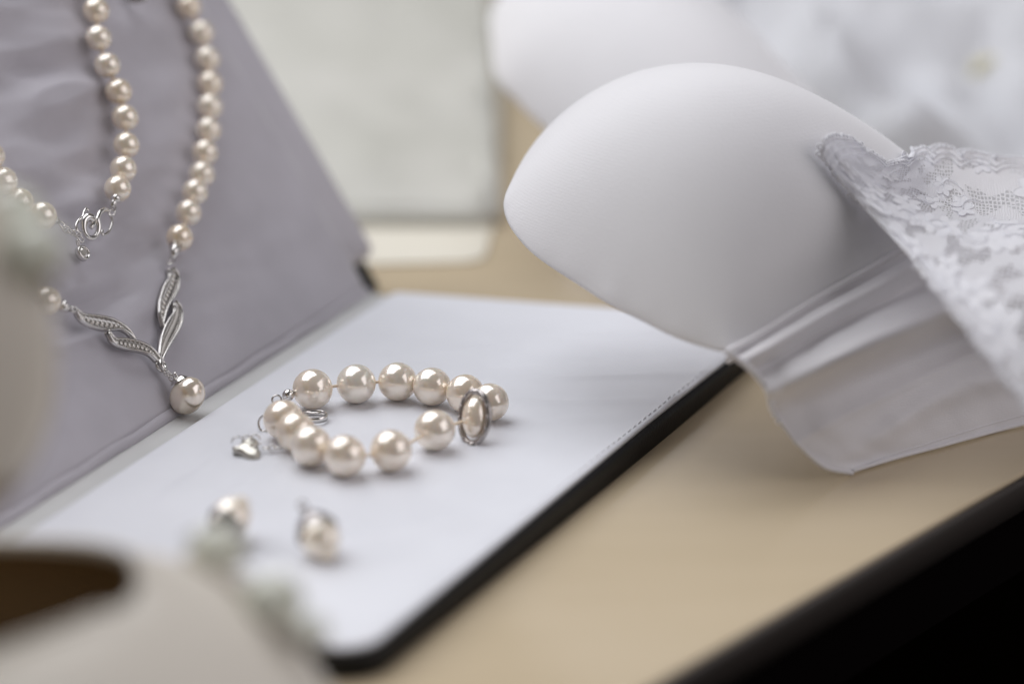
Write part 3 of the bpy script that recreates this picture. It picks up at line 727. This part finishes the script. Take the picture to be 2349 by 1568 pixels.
# ------------------------------------------------------------------ pale board lying behind
fl = onz(820, 484, TZ+6); frt = onz(1148, 486, TZ+6)
board = thing('cream_board', (fl.x, fl.y+150, 0), 'pale mottled cream board with rounded corner lying flat behind the case', 'board')
bo = rounded([Vector((fl.x-110, fl.y, 0)), Vector((frt.x, frt.y, 0)), Vector((frt.x-4, frt.y+430, 0)), Vector((fl.x-110, frt.y+430, 0))], [6, 10, 10, 6])
b = MB(); b.slab(bo, TZ+.2, TZ+6.0, 3.0); b.build('board_body', m_boardrim, board)
b = MB(); b.slab(inset(bo, 3.6), TZ+6.02, TZ+6.6, .5, 20, lambda x, y: 1.3*noise.noise(Vector((x*.05, y*.03, 0)))); b.build('board_face', m_board, board)

# ------------------------------------------------------------------ shoes in the foreground
def sw(t):
    if t < 55: return 41*math.sqrt(max(0, 1-((t-55)/55)**2))**.9
    if t < 150: return 41-6*(t-55)/95
    if t < 215: return 35-7*(t-150)/65
    return 28*math.sqrt(max(0, 1-((t-215)/20.5)**2))
def sopen(t):
    if t < 40: return 0
    if t < 95: return 34*math.sqrt(max(0, 1-((t-95)/55)**2))
    return min(34, sw(t)*.87)
def sH(t): return 44*min(1, .30+.70*math.sin(min(1, t/48)*math.pi/2))
rosette_mesh = None
def make_shoe(T, label, ros):
    root = thing('shoe', T@Vector((-100, 0, 0)), label, 'shoe', 'pair of ivory satin shoes in the foreground')
    b = MB()
    ts = [.3, 1, 2, 4, 7, 11, 16, 22, 28, 34, 39, 41, 43, 46, 50, 56, 64, 74, 86, 100, 120, 145, 170, 190, 205, 215, 222, 228, 232, 234.5, 235.3]
    for sg in (1, -1):
        rows = []
        for t in ts:
            w_ = sw(t); o_ = min(sopen(t), w_*.97); ac = math.acos(o_/w_) if w_ > 0 else math.pi/2
            rows.append([T@Vector((-t, sg*w_*math.cos(ac*k_/14), 4+(sH(t)-4)*(math.sin(ac*k_/14)**.5 if k_ else 0))) for k_ in range(15)])
        b.grid(rows)
    o = b.build('upper', [m_ivory, m_brown], root)
    s_ = o.modifiers.new('thick', 'SOLIDIFY'); s_.thickness = .0016; s_.offset = -1; s_.material_offset = 1
    for nm, z0, z1, kk, mt in (('sole', 0, 3.9, 1.02, m_brown), ('insole', 5.0, 7.0, .93, m_brown)):
        ol = [(-t, sw(t)*kk) for t in ts]; ol = [Vector(p) for p in ol]+[Vector((p[0], -p[1])) for p in reversed(ol)]
        b = MB(); b.slab(ol[::-1] if False else ol, z0, z1, .4); b.v = xf(b.v, T); b.build(nm, mt, root, smooth=False)
    b = MB(); b.tube(xf([(-t, s*min(sopen(t), sw(t)*.97), 4+(sH(t)-4)*math.sin(math.acos(min(sopen(t), sw(t)*.97)/sw(t)))**.5) for s in (1,) for t in ts[11:]], T), .9, 6)
    b.tube(xf([(-t, -min(sopen(t), sw(t)*.97), 4+(sH(t)-4)*math.sin(math.acos(min(sopen(t), sw(t)*.97)/sw(t)))**.5) for t in ts[11:]], T), .9, 6)
    b.build('topline_binding', m_ivory, root)
    for c, r in ros:
        b = MB(); b.ball(c, r*.86, 12); rz = b.build('rosette', m_bud, root)
        for i in range(9):
            a = i*2.4
            el = -.45+.35*(i % 3)
            d_ = Vector((math.cos(a)*math.cos(el), math.sin(a)*math.cos(el), math.sin(el))); M = frame(d_, (0, 0, 1) if abs(d_.z) < .9 else (0, 1, 0))
            b = MB(); rows = []
            for p in range(5):
                q = p/4; rows.append([c+d_*r*(.70+.30*q*q)+M@Vector((r*.62*q*math.cos(k_*.5236), r*.62*q*math.sin(k_*.5236), -r*.30*q*q)) for k_ in range(12)])
            b.grid(rows, True); b.build('petal', m_petal, rz)
        b = MB()
        for i in range(2): b.ball(c+Vector((r*.9*math.cos(i*2.1+1), -r*.5+r*.5*math.sin(i*2.1), -r*.5+r*.2*i)), r*.2, 6)
        b.build('bead', m_bronze, rz)
    return root
X = Vector((1, -.36, 0)).normalized(); Y = Vector((.36, 1, 0)).normalized(); Z = Vector((0, 0, 1))
def tf(X, Y, Z, o): return Matrix(((X.x, Y.x, Z.x, o.x), (X.y, Y.y, Z.y, o.y), (X.z, Y.z, Z.z, o.z), (0, 0, 0, 1)))
r1 = [(dep(498, 1258, 446), 5.6), (dep(628, 1374, 436), 5.9), (dep(712, 1446, 432), 3.6)]
sh = make_shoe(tf(X, Y, Z, Vector((-29, 366, TZ+.05))), 'ivory satin shoe with pale green rosettes lying beside the case corner', r1)
b = MB(); b.tube(catmull([dep(330, 1322, 440), dep(420, 1300, 444), dep(500, 1310, 443), dep(565, 1350, 438), dep(630, 1418, 433), dep(712, 1480, 430)], 8), 1.5, 8); b.build('strap', m_ivory, sh)
def leaves(root, pts):
    for p, a, L in pts:
        b = MB(); rows = []
        for i in range(7):
            q = i/6; ww = L*.3*math.sin(math.pi*q)
            rows.append([p+Vector((L*(q-.5)*math.cos(a)+j*ww*math.sin(a)*.5, -j*ww*.6, L*(q-.5)*math.sin(a)+j*ww*.4)) for j in (-1, 0, 1)])
        b.grid(rows); o = b.build('leaf', m_leaf, root); o.modifiers.new('thick', 'SOLIDIFY').thickness = .0006
leaves(sh, [(dep(420, 1345, 436), .2, 6), (dep(480, 1362, 434), -.2, 6), (dep(655, 1466, 428), -.4, 6), (dep(570, 1318, 440), -.6, 4), (dep(450, 1218, 446), .5, 5)])
# second shoe stands on its toe at the left edge
tip = dep(-22, 1178, 438)
X2 = Vector((.70, -.30, -.64)).normalized(); Z2 = Vector((.25, -.78, .55)); Z2 = (Z2-X2*Z2.dot(X2)).normalized(); Y2 = Z2.cross(X2)
r2 = [(dep(78, 575, 424), 6.0), (dep(22, 500, 430), 6.5)]
sh2 = make_shoe(tf(X2, Y2, Z2, tip), 'ivory satin shoe standing on its toe at the left edge', r2)

leaves(sh2, [(dep(18, 655, 428), .9, 11), (dep(8, 700, 426), 1.3, 10), (dep(110, 660, 430), 2.2, 6)])

# ------------------------------------------------------------------ bright patch of light on the table, made as an added cream sheet
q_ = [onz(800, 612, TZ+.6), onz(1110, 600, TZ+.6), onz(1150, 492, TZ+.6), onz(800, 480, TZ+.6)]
sheet = thing('light_patch_sheet', onz(980, 560, TZ), 'thin cream sheet added in place of a patch of light between the case and the mottled board', 'light patch')
b = MB(); b.slab(rounded([q_[0]-Vector((20, 0, 0)), q_[1], q_[2]+Vector((0, 30, 0)), q_[3]+Vector((-20, 30, 0))], [3, 9, 3, 3]), TZ+.1, TZ+.9, .3); b.build('light_patch_slab', m_light_patch, sheet)
